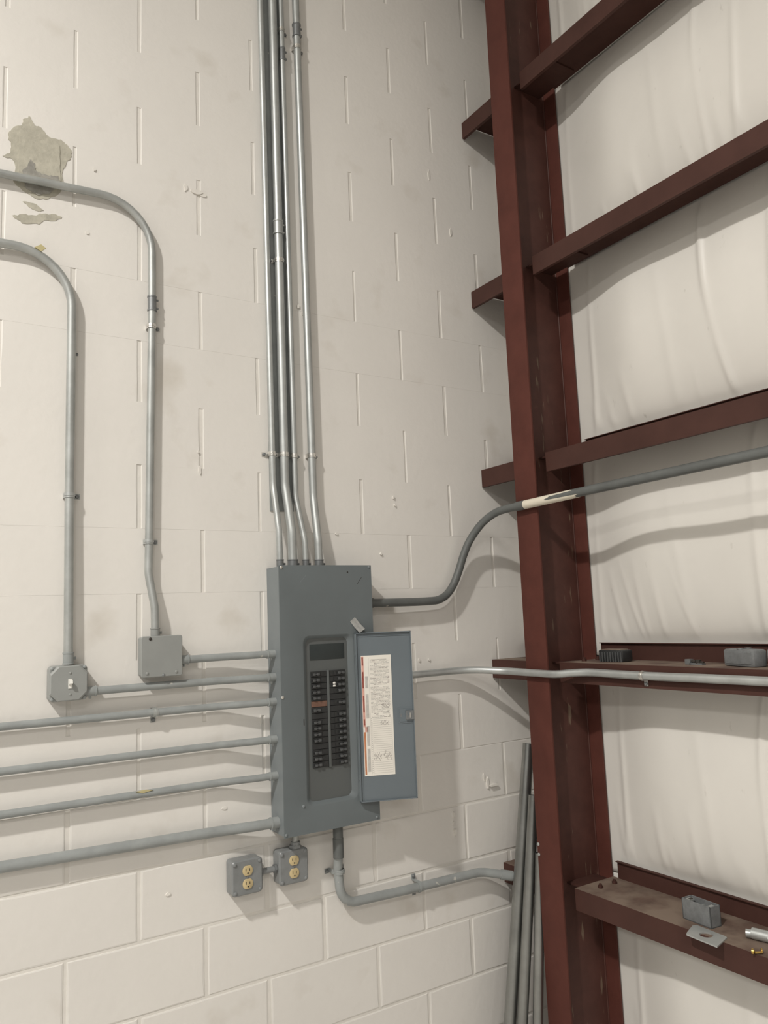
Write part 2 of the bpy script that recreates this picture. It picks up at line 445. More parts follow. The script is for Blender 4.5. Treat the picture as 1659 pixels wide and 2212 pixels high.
# ------------------------------------------------------------ right wall: sheeting and blanket insulation
GT = [0.774 - 0.7665, 0.774, 1.5425, 2.3075, 3.073, 3.843, 4.608]    # top of each girt web
wr = box('wall_right', 1.868, 1.90, -6.0, 0.2, 0, 6.25, 'sheet'); wr['kind'] = 'structure'
wr['label'] = 'insulated metal side wall'
def sm(a, b, x):
    t = max(0.0, min(1.0, (x-a)/(b-a))); return t*t*(3-2*t)
def insulation(za, zb, seed):
    rnd = random.Random(seed)
    ny, nz = 370, 52
    Y0, Y1 = -0.006, -2.25
    gather = []
    for _ in range(20):                                    # gathers rising from the lower girt
        gather.append((rnd.uniform(-0.42, -2.1), rnd.uniform(0.14, 0.50), rnd.uniform(0.002, 0.0055), rnd.uniform(0.008, 0.017), rnd.uniform(-0.02, 0.26)))
    fold = [(rnd.uniform(-1.00, -1.10), rnd.uniform(0.005, 0.010), rnd.uniform(0.010, 0.016), rnd.uniform(-0.07, 0.07)), (rnd.uniform(-1.14, -1.25), rnd.uniform(0.005, 0.010), 0.013, rnd.uniform(-0.07, 0.07)),
            (rnd.uniform(-1.4, -2.0), 0.008, 0.015, 0.03), (rnd.uniform(-0.40, -0.46), 0.005, 0.014, -0.05), (rnd.uniform(-0.7, -0.95), 0.0025, 0.02, 0.04)]
    bm = bmesh.new()
    vs_ = []
    for j in range(nz+1):
        t = j/nz
        z = za+(zb-za)*t
        row = []
        for i in range(ny+1):
            y = Y0+(Y1-Y0)*i/ny
            tt = max(0.0, min(1.0, (t-0.072)/0.922))
            prof = math.sin(math.pi*tt)**0.6 if 0 < tt < 1 else 0.0
            side = sm(-0.36, -0.70, y)
            x = 1.802-0.058*prof*side
            soft = sm(0.062, 0.13, t)*min(1.0, (1-t)*10)*sm(-0.365, -0.43, y)
            for (yc, hh, am, wd, sl) in gather:
                k = 1-t/hh
                if k > 0:
                    dd = (y-(yc+sl*t))/(wd*(0.7+0.8*t/hh))
                    if abs(dd) < 3: x -= am*math.exp(-dd*dd)*k**0.7*soft
            for (yc, am, wd, sl) in fold:
                dd = (y-(yc+sl*(t-0.5)+0.01*math.sin(5*t+yc*20)))/wd
                if abs(dd) < 3: x -= am*math.exp(-dd*dd)*(0.25+0.75*abs(math.cos(3.1*t+yc*9)))*soft
            x -= 0.0022*math.sin(y*19+seed+3*t)*prof*side
            row.append(bm.verts.new((x, y, z)))
        vs_.append(row)
    for j in range(nz):
        for i in range(ny):
            bm.faces.new((vs_[j][i], vs_[j][i+1], vs_[j+1][i+1], vs_[j+1][i]))
    me = bpy.data.meshes.new('insulation_panel')
    for f in bm.faces: f.smooth = True
    bm.normal_update()
    if bm.faces[:][0].normal.x > 0: bmesh.ops.reverse_faces(bm, faces=bm.faces[:])
    bm.to_mesh(me); bm.free()
    o = link('insulation_panel', me, 'insul', wr)
    md = o.modifiers.new('thick', 'SOLIDIFY'); md.thickness = 0.03; md.offset = -1
    return o
for i in range(6):
    insulation(GT[i]+0.012, GT[i+1]+0.006, 11+i*5)

# ------------------------------------------------------------ steel column
YW = -0.301
col = thing('steel_column', 'dark red painted steel I-beam column standing in the corner', 'column', (1.67, YW, 0))
box('flange', 1.550, 1.558, -0.357, -0.245, 0, 6.2, 'red', col, 0.0012)
box('web', 1.558, 1.787, YW-0.003, YW+0.003, 0, 6.2, 'redweb', col)
box('flange', 1.787, 1.795, -0.365, -0.240, 0, 6.2, 'red', col, 0.0012)
for sg in (-1, 1):                                          # weld beads along the web
    bm = bmesh.new(); sweep(bm, [(1.785, YW+sg*0.004, 0), (1.785, YW+sg*0.004, 6.2)], 0.003, 6)
    fin('weld', bm, 'redweb', col, smooth=True)
for z in (0.90, 0.865):
    screw('rivet', (1.550, -0.252, z), (-1, 0, 0), 0.006, 'emt_dull', col)

# ------------------------------------------------------------ Z girts
def girt_mesh(bm, zt, ya, yb, back_a):
    t = 0.0035
    bx(bm, 1.590, 1.590+t, yb, ya, zt-0.072, zt-t)         # inner flange, hanging
    bx(bm, 1.590, 1.785, yb, ya, zt-t, zt)                      # web, lying flat
    bx(bm, 1.785-t, 1.785, yb, back_a, zt, zt+0.060)      # outer flange, upright
    bx(bm, 1.590+t, 1.603, yb, ya, zt-0.072, zt-0.072+t*0.8)      # stiffening lips
    bx(bm, 1.772, 1.785-t, yb, back_a, zt+0.060-t*0.8, zt+0.060)
    for f in bm.faces:
        f.normal_update()
        if f.normal.z > 0.9 and abs(f.calc_center_median().z-zt) < 0.002: f.material_index = 1
girt_lab = ['', 'lowest dark red steel girt, holding a grey box and an offcut plate', 'dark red steel girt with the bright conduit strapped along its face',
            'dark red steel girt just above the peeling grey pipe', 'second dark red steel girt from the top, crossing the white insulation',
            'topmost dark red steel girt, cut off by the upper picture edge']
stub_lab = ['', 'lowest dark red girt stub, rusty and mostly hidden behind the leaning pipes', 'dark red girt stub left of the column behind the bright conduit',
            'dark red girt stub left of the column above the bend of the grey pipe', 'second dark red girt stub from the top, left of the column', 'uppermost fully visible dark red girt stub left of the column',
            'dark red girt stub at the very top edge, casting a shadow']
for i in range(1, 6):
    zt = GT[i]
    g = thing('wall_girt', girt_lab[i], 'girt', (1.69, -1.4, zt), 'girts right of the column')
    bm = bmesh.new(); girt_mesh(bm, zt, -0.377, -2.6, -0.402)
    fin('profile', bm, None, g, mats=['girt', 'dust'])
    box('clip', 1.625, 1.765, -0.50, YW-0.004, zt-0.0035-0.007, zt-0.0036, 'girt', g, 0.001)
    for (xx, yy) in ((1.66, -0.43), (1.73, -0.43)):
        bm = bmesh.new(); cyl(bm, (xx, yy, zt), (0, 0, 1), 0.009, 0.008, 6); cyl(bm, (xx, yy, zt+0.008), (0, 0, 1), 0.005, 0.006, 8)
        fin('bolt', bm, 'girt', g)
for i in range(1, 7):
    zt = GT[i]
    g = thing('girt_stub', stub_lab[i], 'girt', (1.69, -0.15, zt), 'girt stubs left of the column')
    bm = bmesh.new(); girt_mesh(bm, zt, -0.0045, YW+0.006, -0.0045)
    fin('profile', bm, None, g, mats=['girt', 'dust'])
    box('clip', 1.640, 1.765, YW+0.005, -0.17, zt-0.0035-0.007, zt-0.0036, 'girt', g, 0.001)
    bm = bmesh.new(); cyl(bm, (1.66, -0.20, zt-0.0106), (0, 0, -1), 0.008, 0.009, 6)
    fin('bolt', bm, 'emt_dull', g)

# ------------------------------------------------------------ breaker panel
PX0, PX1, PZ0, PZ1, PY = 0.629, 0.984, 1.050, 1.910, -0.100
pn = thing('breaker_panel', 'grey wall-mounted breaker panel with its door swung open', 'breaker panel', (0.806, -0.05, PZ0))
bm = bmesh.new()
t_ = 0.002
bx(bm, PX0+0.0033, PX1-0.0033, -0.010, -0.0013, PZ0+0.0061, PZ1-0.0061)
bx(bm, PX0+0.0012, PX0+0.0012+t_, -0.0950, -0.0012, PZ0+0.004, PZ1-0.004)
bx(bm, PX1-0.0012-t_, PX1-0.0012, -0.0950, -0.0012, PZ0+0.004, PZ1-0.004)
bx(bm, PX0+0.0012+t_, PX1-0.0012-t_, -0.0950, -0.0012, PZ0+0.004, PZ0+0.004+t_)
bx(bm, PX0+0.0012+t_, PX1-0.0012-t_, -0.0950, -0.0012, PZ1-0.004-t_, PZ1-0.004)
fin('enclosure', bm, 'pbox', pn, smooth=True)
OX0, OX1, OZ0, OZ1 = 0.709, 0.906, 1.130, 1.678           # recess in the cover
IX0, IX1, IZ0, IZ1 = 0.726, 0.884, 1.143, 1.666           # dead front at the bottom of the recess
def ring2(x0, x1, z0, z1, r, y):
    cx, cz = (x0+x1)/2, (z0+z1)/2
    return [(cx+a, y, cz+b) for a, b in rrect(x1-x0, z1-z0, r, 6)]
def outer_for(inner, x0, x1, z0, z1, y):
    n = len(inner); seg = 7; o = []
    corners = [(x1, z1), (x0, z1), (x0, z0), (x1, z0)]
    for q in range(4):
        for i in range(seg):
            x, _, z = inner[q*seg+i]
            cx_, cz_ = corners[q]
            if i == 3: o.append((cx_, y, cz_))
            elif (i < 3) == (q % 2 == 0): o.append((cx_, y, z))
            else: o.append((x, y, cz_))
    return o
bm = bmesh.new()
inn = ring2(OX0, OX1, OZ0, OZ1, 0.026, PY)
out = outer_for(inn, PX0, PX1, PZ0, PZ1, PY)
outb = [(x, PY+0.0035, z) for x, _, z in out]
mid = ring2(OX0+0.004, OX1-0.004, OZ0+0.004, OZ1-0.004, 0.024, PY+0.0015)
inn2 = ring2(IX0, IX1, IZ0, IZ1, 0.020, PY+0.013)
loft(bm, [outb, out, inn, mid, inn2], cap0=False, cap1=False)
fin('cover', bm, 'pcover', pn, smooth=True)
# dead front plate with the two breaker columns
YD = PY+0.0135
box('dead_front', IX0-0.004, IX1+0.004, YD, YD+0.0025, IZ0-0.004, IZ1+0.004, 'dead', pn)
box('blank_plate', 0.741, 0.872, YD-0.0012, YD-0.0001, 1.594, 1.646, 'blank', pn, 0.0004)
box('centre_strip', 0.8005, 0.8095, YD-0.006, YD-0.0001, 1.243, 1.560, 'dead', pn, 0.001)
def breaker(x0, x1, z, left, kind):
    p = 0.01945
    m = 'brown' if kind == 2 else 'black'
    bm = bmesh.new()
    bx(bm, x0, x1, YD-0.0045, YD-0.0002, z+0.0007, z+p-0.0007)
    bevel_all(bm, 0.0007, 1)
    b = fin('circuit_breaker', bm, m, pn)
    if kind == 1 or kind == 2: return b
    h0, h1 = (x0+0.005, x0+0.030) if left else (x1-0.030, x1-0.005)
    bm = bmesh.new()
    bx(bm, h0, h0+0.0095, YD-0.012, YD-0.0043, z+0.0055, z+0.0135)
    bx(bm, h1-0.0095, h1, YD-0.012, YD-0.0043, z+0.0055, z+0.0135)
    bx(bm, h0, h1, YD-0.009, YD-0.0043, z+0.007, z+0.012)
    bevel_all(bm, 0.0012, 1)
    fin('toggle', bm, 'toggle', b)
    bm = bmesh.new()
    h2 = h1+0.006 if left else h0-0.016
    bx(bm, h2, h2+0.010, YD-0.0060, YD-0.0043, z+0.004, z+0.0155)
    fin('rating_plate', bm, 'black', b)
    return b
lk = {5: 2, 6: 0, 7: 1, 12: 1, 14: 0}
rk = {4: 1, 6: 1, 11: 0, 8: 0}
for rI in range(16):
    z = 1.5575-(rI+1)*0.01945
    breaker(0.7415, 0.7995, z, True, lk.get(rI, 0))
    b = breaker(0.8105, 0.8715, z, False, rk.get(rI, 0))
    if rI == 2:
        bm = bmesh.new()
        for dz in (0.004, 0.0135):
            bx(bm, 0.820, 0.829, YD-0.0125, YD-0.0095, z+dz, z+dz+0.006)
        bevel_all(bm, 0.001, 1)
        fin('marker', bm, 'white', b)
# door, hinged along the right side of the recess and swung past the cover
H0 = Vector((0.9045, -0.1085, 0)); ED = Vector((0.18, -0.072, 0)).normalized(); ND = Vector((ED.y, -ED.x, 0))
DM = Matrix(((ED.x, ND.x, 0, H0.x), (ED.y, ND.y, 0, H0.y), (0, 0, 1, 0), (0, 0, 0, 1)))
DZ0, DZ1, DW = 1.119, 1.677, 0.194
bm = bmesh.new()
bx(bm, 0, DW, -0.0035, 0, DZ0, DZ1, xf=DM)
for (a0, a1, b0, b1) in ((0, DW, DZ1-0.003, DZ1), (0, DW, DZ0, DZ0+0.003), (DW-0.003, DW, DZ0, DZ1), (0.0, 0.003, DZ0, DZ1)):
    bx(bm, a0, a1, -0.0005, 0.0075, b0, b1, xf=DM)
bx(bm, 0.009, 0.0115, -0.0005, 0.002, DZ0+0.004, DZ1-0.012, xf=DM)
bx(bm, 0.009, DW-0.004, -0.0005, 0.002, DZ1-0.014, DZ1-0.012, xf=DM)
dr = fin('door', bm, 'pdoor', pn)
bm = bmesh.new()
sweep(bm, [(0.9045, -0.1075, DZ0+0.004), (0.9045, -0.1075, DZ1-0.004)], 0.0032, 8)
for z in (1.60, 1.19):
    sweep(bm, [(0.9045, -0.109, z), (0.9045, -0.109, z+0.02)], 0.0045, 8)
fin('hinge', bm, 'pcover', pn, smooth=True)
# directory card on the inside of the door
bm = bmesh.new()
CX0, CX1, CZ0, CZ1 = 0.0175, 0.1215, 1.2015, 1.599
bx(bm, CX0, CX1, 0.0002, 0.0010, CZ0, CZ1, 0, DM)
def pr(a0, a1, b0, b1, mi): bx(bm, CX0+a0, CX0+a1, 0.0010, 0.00125, b0, b1, mi, DM)
pr(0.001, 0.0085, 1.362, 1.596, 2)
for (b0, b1) in ((1.566, 1.594), (1.49, 1.545), (1.41, 1.465), (1.368, 1.388)): pr(0.0025, 0.0075, b0, b1, 1)
pr(0.002, 0.0080, 1.206, 1.345, 3)
pr(0.006, 0.016, 1.345, 1.362, 2)
for (b0, b1) in ((1.49, 1.53), (1.39, 1.47), (1.30, 1.365), (1.215, 1.29)): pr(0.012, 0.022, b0, b1, 4)
pr(0.0255, 0.0262, 1.207, 1.59, 4); pr(0.0315, 0.032, 1.207, 1.378, 4); pr(0.0985, 0.099, 1.207, 1.39, 4)
rr = random.Random(3)
z = 1.584
pr(0.034, 0.088, z-0.001, z+0.0015, 4)
while z > 1.395:                                            # dense printed paragraphs
    z -= 0.0042
    if 1.492 < z < 1.499: continue
    x = 0.030
    while x < 0.092:
        w = rr.uniform(0.004, 0.014)
        if rr.random() < 0.86: pr(x, min(x+w, 0.096), z, z+0.0019, 5 if rr.random() < 0.22 else 4)
        x += w+0.0016
z = 1.386
while z > 1.208:                                            # ruled lines of the directory
    pr(0.034, 0.097, z, z+0.0009, 4)
    pr(0.0275, 0.030, z+0.001, z+0.0035, 4)
    z -= 0.0068
def scrawl(x0, x1, zc, h, n):                               # loose handwriting strokes
    x = x0
    for i in range(n):
        px = x0+(x1-x0)*i/n
        a = zc+rr.uniform(-h, h)*0.5; b = a+rr.uniform(0.4, 1.0)*h*(1 if i % 2 else -1)
        P, Q = Vector((CX0+px, 0.0012, a)), Vector((CX0+px+(x1-x0)/n*1.4, 0.0012, b))
        d = (Q-P).normalized(); s = Vector((-d.z, 0, d.x))*0.0006
        v = [bm.verts.new(DM @ (q+Vector((0, 0.00015, 0)))) for q in (P-s, Q-s, Q+s, P+s)]
        bm.faces.new(v).material_index = 5
scrawl(0.066, 0.094, 1.430, 0.008, 14)
scrawl(0.060, 0.088, 1.372, 0.009, 12)
scrawl(0.033, 0.060, 1.262, 0.012, 14); scrawl(0.066, 0.094, 1.265, 0.012, 14)
fin('directory_card', bm, None, dr, mats=['paper', 'redink', 'pinkink', 'orink', 'greyink', 'ink'])
bm = bmesh.new()
bx(bm, 0.143, 0.190, 0, 0.004, 1.372, 1.414, 0, DM); bx(bm, 0.139, 0.192, 0, 0.0015, 1.366, 1.420, 0, DM)
bx(bm, 0.164, 0.1925, 0.004, 0.011, 1.379, 1.409, 1, DM); bx(bm, 0.1465, 0.151, 0.0038, 0.0045, 1.388, 1.399, 1, DM)
bx(bm, 0.177, 0.181, 0.011, 0.014, 1.385, 1.401, 2, DM); bx(bm, 0.170, 0.174, 0.011, 0.012, 1.393, 1.406, 0, DM)
fin('latch', bm, None, dr, mats=['pdoor', 'cast', 'zinc'])
# little things on the cover
for (x, z) in ((0.638, 1.903), (0.975, 1.904), (0.633, 1.484), (0.698, 1.137), (0.635, 1.059), (0.971, 1.060)):
    screw('cover_screw', (x, PY, z), (0, -1, 0), 0.0052, 'zinc' if x < 0.65 and z > 1.4 else 'pbox', pn)
box('latch_slot', 0.7055, 0.7085, PY-0.0004, PY+0.001, 1.389, 1.409, 'hole', pn)
bm = bmesh.new()
T = [Vector((0.892, -0.1015, 1.717)), Vector((0.911, -0.1015, 1.731)), Vector((0.927, -0.108, 1.708)), Vector((0.940, -0.118, 1.690)), Vector((0.920, -0.116, 1.677)), Vector((0.906, -0.107, 1.695))]
fr = [bm.verts.new(v) for v in T]; bk = [bm.verts.new(v+Vector((0, 0.0008, 0))) for v in T]
for a in ((0, 1, 2, 5), (5, 2, 3, 4)): bm.faces.new([fr[i] for i in a]); bm.faces.new([bk[i] for i in reversed(a)])
for i in range(6): bm.faces.new((fr[i], bk[i], bk[(i+1) % 6], fr[(i+1) % 6]))
fin('tape_scrap', bm, 'tape', pn)
for (xa, za, xb, zb) in ((0.926, 1.845, 0.944, 1.868), (0.705, 1.852, 0.728, 1.876)):
    bm = bmesh.new()
    d = (Vector((xb, 0, zb))-Vector((xa, 0, za))).normalized(); s = Vector((-d.z, 0, d.x))*0.0007
    a, b = Vector((xa, PY-0.0002, za)), Vector((xb, PY-0.0002, zb))
    loft(bm, [[a-s, a+s, b+s, b-s], [q+Vector((0, 0.0006, 0)) for q in (a-s, a+s, b+s, b-s)]])
    fin('scratch', bm, 'hole' if xa > 0.9 else 'pbox', pn)
screw('plug', (0.888, PY, 1.886), (0, -1, 0), 0.003, 'hole', pn)

# ------------------------------------------------------------ conduits
def conduit(label, pts, r, m, rad=0.1, seg=8, n=16, name='conduit', group=None, cat='conduit'):
    t = thing(name, label, cat, pts[-1], group)
    tube('pipe', pts, r, m, t, rad, n, seg)
    return t
def conn(t, p, d, r, m, L=0.03):
    """box connector: sleeve plus locknut ring"""
    o = collar('connector', p, d, r, L, m, t, True, 1)
    return o
NY = (0, -1, 0)
# leftmost one, down to the switch box
t = conduit('leftmost galvanised conduit, bending down into the switch box', [(-1.7, -0.0225, 2.84), (-0.008, -0.0225, 2.874), (-0.008, -0.0225, 2.1), (-0.0065, -0.028, 1.640)], 0.0132, 'emt_dull', [0.165, 0.3], 12)
conn(t, (-0.0063, -0.0277, 1.646), (0, 0, 1), 0.0132, 'cpaint', 0.034)
strap((-0.008, -0.0225, 2.123), (0, 0, 1), 0.0132, NY, 0.0225, 1, 'emt', t)
screw('nub', (0.012, -0.001, 2.567), NY, 0.005, 'cast', t)
slab('paint_drip', [(-0.118, 2.872), (-0.10, 2.885), (-0.086, 2.875), (-0.10, 2.862)], -0.0350, 0.0012, 'yellow', t)
# second one, down to the blank box
t = conduit('galvanised conduit crossing the bare cement patch and bending down to the blank box', [(-1.7, -0.020, 3.03), (0.2385, -0.020, 3.108), (0.2385, -0.020, 2.75), (0.2275, -0.020, 1.96), (0.226, -0.021, 1.89), (0.2415, -0.034, 1.785), (0.2425, -0.035, 1.692)], 0.0122, 'emt_dull', [0.16, 0.4, 0.2, 0.12, 0.12], 10)
collar('coupling', (0.2385, -0.020, 2.765), (0, 0, 1), 0.0122, 0.050, 'cast', t, True, 2)
strap((0.2365, -0.020, 2.688), (0, 0, 1), 0.0122, NY, 0.020, 1, 'zinc', t)
strap((0.2276, -0.020, 1.989), (0, 0, 1), 0.0122, NY, 0.020, 1, 'emt', t)
conn(t, (0.2425, -0.035, 1.708), (0, 0, 1), 0.0122, 'jpaint', 0.028)

# four risers above the panel
VZ = 5.6
def riser(label, xt, x0, x1, r, y0, zk, coup, straps, side=1):
    t = conduit(label, [(xt+(xt-x0)*0.75, -y0, VZ), (xt, -y0, 4.03), (x0, -y0, zk+0.12), (x0+0.001, -y0, zk), (x1, -0.049, zk-0.16), (x1+0.001, -0.050, 1.905)], r, 'emt', [0.5, 0.5, 0.16, 0.16], 8)
    for (z, mm) in coup:
        a = (z-2.3)/(4.03-2.3); collar('coupling', (x0+(xt-x0)*a, -y0, z), (0, 0, 1), r, 0.052, mm, t, True, 2)
    for (z, sd) in straps:
        a = max(0, (z-2.3)/(4.03-2.3)); strap((x0+(xt-x0)*a, -y0, z), (0, 0, 1), r, NY, y0-(0.0056 if r > 0.015 else 0.0), sd, 'zinc', t)
    conn(t, (x1+0.001, -0.050, 1.918), (0, 0, 1), r, 'cast', 0.030)
    return t
riser('first galvanised riser from the left above the panel, with a bright edge', 0.6425, 0.6515, 0.657, 0.0108, 0.020, 2.19, [], [(2.300, -1)])
riser('thickest galvanised riser above the panel, second from the left', 0.690, 0.6945, 0.7045, 0.0152, 0.024, 2.19, [(3.135, 'emt_dull')], [(3.010, -1), (2.300, -1)])
riser('thin galvanised riser above the panel, third from the left', 0.7265, 0.7355, 0.7535, 0.0100, 0.020, 2.155, [(3.835, 'cast')], [(3.935, 1), (2.300, 1)])
riser('rightmost galvanised riser above the panel, standing slightly apart', 0.789, 0.8035, 0.8045, 0.0138, 0.022, 2.16, [(3.955, 'cast')], [(3.885, 1), (2.305, 1)])
bs = box('backing_strip', 0.6465, 0.7365, -0.0052, -0.0006, 2.104, 5.6, 'cpaint', None, 0.0008)
tag(bs, 'flat grey strip on the wall behind the first three risers', 'metal strip')

# horizontal runs into the left side of the panel
XP = PX0
def run(label, z, xs, r, ys=-0.026, dz=0.0, straps=(), m='cpaint', grp=None):
    t = conduit(label, [(xs, ys, z+dz), (0.44, ys, z), (0.555, -0.046, z), (XP+0.008, -0.050, z)], r, m, [0.15, 0.15], 6)
    conn(t, (XP-0.010, -0.050, z), (1, 0, 0), r, m, 0.030)
    for x, sd, two in straps:
        strap((x, ys, z+dz*(0.44-x)/(0.44-xs)), (1, 0, 0), r, NY, -ys, sd, m if m != 'cpaint' else 'emt_dull', t, two)
    return t
t = conduit('short grey painted conduit between the blank box and the panel', [(0.315, -0.033, 1.621), (0.45, -0.036, 1.622), (0.55, -0.048, 1.622), (XP+0.008, -0.05, 1.622)], 0.0118, 'cpaint', 0.15, 6)
conn(t, (XP-0.010, -0.050, 1.622), (1, 0, 0), 0.0118, 'cpaint'); conn(t, (0.332, -0.033, 1.621), (1, 0, 0), 0.0125, 'cpaint', 0.028)
t = conduit('grey painted conduit from the switch box to the panel', [(0.035, -0.030, 1.548), (0.45, -0.030, 1.548), (0.55, -0.046, 1.547), (XP+0.008, -0.05, 1.547)], 0.0118, 'cpaint', 0.15, 6)
conn(t, (XP-0.010, -0.050, 1.547), (1, 0, 0), 0.0118, 'cpaint'); conn(t, (0.054, -0.030, 1.548), (1, 0, 0), 0.0125, 'cpaint', 0.034)
run('grey painted conduit running left just below the switch box, with a strap', 1.468, -1.7, 0.0113, -0.024, 0.012, [(0.245, 1, False)])
run('grey painted conduit running left, second of the four long runs', 1.349, -1.7, 0.0113, -0.024, 0.010)
t = run('grey painted conduit running left with a yellowed paint drip, third of the four long runs', 1.235, -1.7, 0.0113, -0.024, 0.010)
slab('paint_drip', [(0.185, 1.247), (0.215, 1.249), (0.235, 1.245), (0.205, 1.240)], -0.0345, 0.0015, 'yellow', t)
run('thick grey painted conduit running left, lowest of the long runs', 1.090, -1.7, 0.0158, -0.026, 0.045)

# lower conduit from the bottom of the panel towards the corner
t = conduit('grey painted conduit leaving the panel bottom and bending right to the corner', [(0.847, -0.050, 1.06), (0.847, -0.050, 0.96), (0.851, -0.034, 0.90), (0.861, -0.034, 0.786), (1.12, -0.034, 0.778), (1.455, -0.034, 0.773), (1.576, -0.086, 0.745)], 0.0155, 'cpaint', [0.05, 0.05, 0.10, 0.3, 0.14], 12, name='conduit')
collar('coupling', (0.847, -0.049, 0.972), (0, 0, 1), 0.0155, 0.062, 'dpaint', t, False, 0)
collar('coupling', (0.847, -0.050, 1.028), (0, 0, 1), 0.0145, 0.046, 'dpaint', t, False, 0)
strap((0.8545, -0.036, 0.893), (0.05, 0, -1), 0.0160, NY, 0.036, 1, 'cpaint', t, True)
strap((1.173, -0.034, 0.778), (1, 0, 0), 0.0160, NY, 0.034, 1, 'cpaint', t, True)
collar('coupling', (1.545, -0.0727, 0.7522), (0.121, -0.052, -0.028), 0.0155, 0.045, 'cpaint', t, False, 0)

# big pipe that leaves the panel on the right, rises and turns along the side wall
path = [(0.975, -0.045, 1.779), (1.255, -0.040, 1.779), (1.335, -0.038, 1.790), (1.385, -0.037, 1.830), (1.418, -0.040, 1.890), (1.442, -0.046, 1.953), (1.466, -0.062, 2.012), (1.497, -0.100, 2.072), (1.522, -0.150, 2.107), (1.531, -0.215, 2.117), (1.532, -0.30, 2.118)]
def catmull(P, sub=5):
    P = [Vector(p) for p in P]; out = []
    for i in range(len(P)-1):
        p0, p1, p2, p3 = P[max(i-1, 0)], P[i], P[i+1], P[min(i+2, len(P)-1)]
        for k in range(sub):
            s = k/sub
            out.append(0.5*((2*p1)+(p2-p0)*s+(2*p0-5*p1+4*p2-p3)*s*s+(3*p1-p0-3*p2+p3)*s**3))
    out.append(P[-1]); return out
t = thing('plastic_pipe', 'grey painted pipe bending up from the panel and across the column, partly peeled to cream', 'pipe', path[0])
bm = bmesh.new(); sweep(bm, catmull(path), 0.0152, 16); fin('bent_pipe', bm, 'dpaint', t, smooth=True)
bm = bmesh.new(); sweep(bm, [(1.532, -0.29, 2.118), (1.531, -0.62, 2.1235), (1.529, -2.6, 2.136)], 0.0158, 18); fin('straight_pipe', bm, 'dpaint', t, smooth=True)
collar('coupling', (0.998, -0.045, 1.779), (1, 0, 0), 0.0152, 0.045, 'dpaint', t, False, 0)
collar('coupling', (1.532, -0.292, 2.118), (0, -1, 0.02), 0.0152, 0.045, 'dpaint', t, False, 0)
bm = bmesh.new()                                            # bare plastic where the paint has peeled, ragged far end
A, Bv = Vector((1.532, -0.315, 2.1186)), Vector((1.531, -0.70, 2.1240))
dd = (Bv-A).normalized(); uu = Vector((1, 0, 0)); vv = dd.cross(uu).normalized()
nn = 28; rows = []
ends = []
rg = random.Random(5)
for k in range(nn):
    a = 2*math.pi*k/nn
    up_ = math.sin(a)                                      # bare longer underneath
    toward = -math.cos(a)
    e = 0.17+0.10*(1-max(0, up_))+0.05*(toward < 0)+rg.uniform(-0.012, 0.012)
    if -0.30 < up_ < 0.45 and toward > 0: e = 0.135+rg.uniform(-0.02, 0.01)
    if up_ > 0.45: e = 0.245+rg.uniform(-0.01, 0.01)
    if up_ < -0.30: e = 0.265+rg.uniform(-0.015, 0.015)
    ends.append(e)
for s in range(9):
    rows.append([bm.verts.new(A+dd*(ends[k]*s/8)+(uu*math.cos(2*math.pi*k/nn)+vv*-math.sin(2*math.pi*k/nn)*-1)*0.0164) for k in range(nn)])
for s in range(8):
    for k in range(nn): bm.faces.new((rows[s][k], rows[s][(k+1) % nn], rows[s+1][(k+1) % nn], rows[s+1][k]))
fin('bare_section', bm, 'pvc', t, smooth=True)

# bright conduit in front of the column
path = [(0.975, -0.034, 1.513), (1.20, -0.034, 1.513), (1.34, -0.036, 1.514), (1.405, -0.050, 1.515), (1.452, -0.081, 1.514), (1.490, -0.122, 1.511), (1.522, -0.170, 1.508), (1.534, -0.235, 1.506), (1.534, -0.33, 1.505), (1.536, -0.41, 1.505), (1.556, -0.47, 1.510), (1.573, -0.53, 1.513), (1.5755, -0.62, 1.512), (1.5755, -0.8, 1.511), (1.5755, -1.2, 1.513), (1.5755, -2.6, 1.513)]
t = thing('conduit', 'bright galvanised conduit from behind the panel door, crossing the column and strapped to a girt', 'conduit', path[0])
bm = bmesh.new(); sweep(bm, catmull(path), 0.0132, 16); fin('pipe', bm, 'emt', t, smooth=True)
strap((1.5755, -0.757, 1.511), (0, 1, 0), 0.0132, (-1, 0, 0), 0.0138, -1, 'zinc', t)
collar('connector', (0.992, -0.034, 1.513), (1, 0, 0), 0.0132, 0.03, 'cast', t, True, 1)

# ------------------------------------------------------------ boxes on the block wall
def boxbody(name, cx, cz, w, h, y0, y1, r, m, parent, edge=0.003):
    bm = bmesh.new()
    P = rrect(w, h, r, 4)
    Q = rrect(w-2*edge, h-2*edge, max(r-edge, 0.001), 4)
    rings = [[(cx+a, y0, cz+b) for a, b in P], [(cx+a, y1+edge, cz+b) for a, b in P], [(cx+a, y1, cz+b) for a, b in Q]]
    loft(bm, rings)
    return fin(name, bm, m, parent, smooth=True)
# blank junction box
t = thing('junction_box', 'pale grey square junction box with a plain cover', 'electrical box', (0.257, 0, 1.576))
boxbody('body', 0.258, 1.637, 0.118, 0.116, -0.0045, -0.050, 0.006, 'jpaint', t, 0.001)
boxbody('cover', 0.2575, 1.637, 0.126, 0.123, -0.0495, -0.0555, 0.007, 'jpaint', t, 0.002)
for (x, z, m_) in ((0.222, 1.690, 'hole'), (0.301, 1.588, 'jpaint'), (0.212, 1.588, 'jpaint'), (0.262, 1.580, 'cast')): screw('cover_screw', (x, -0.0555, z), NY, 0.0048, m_, t)
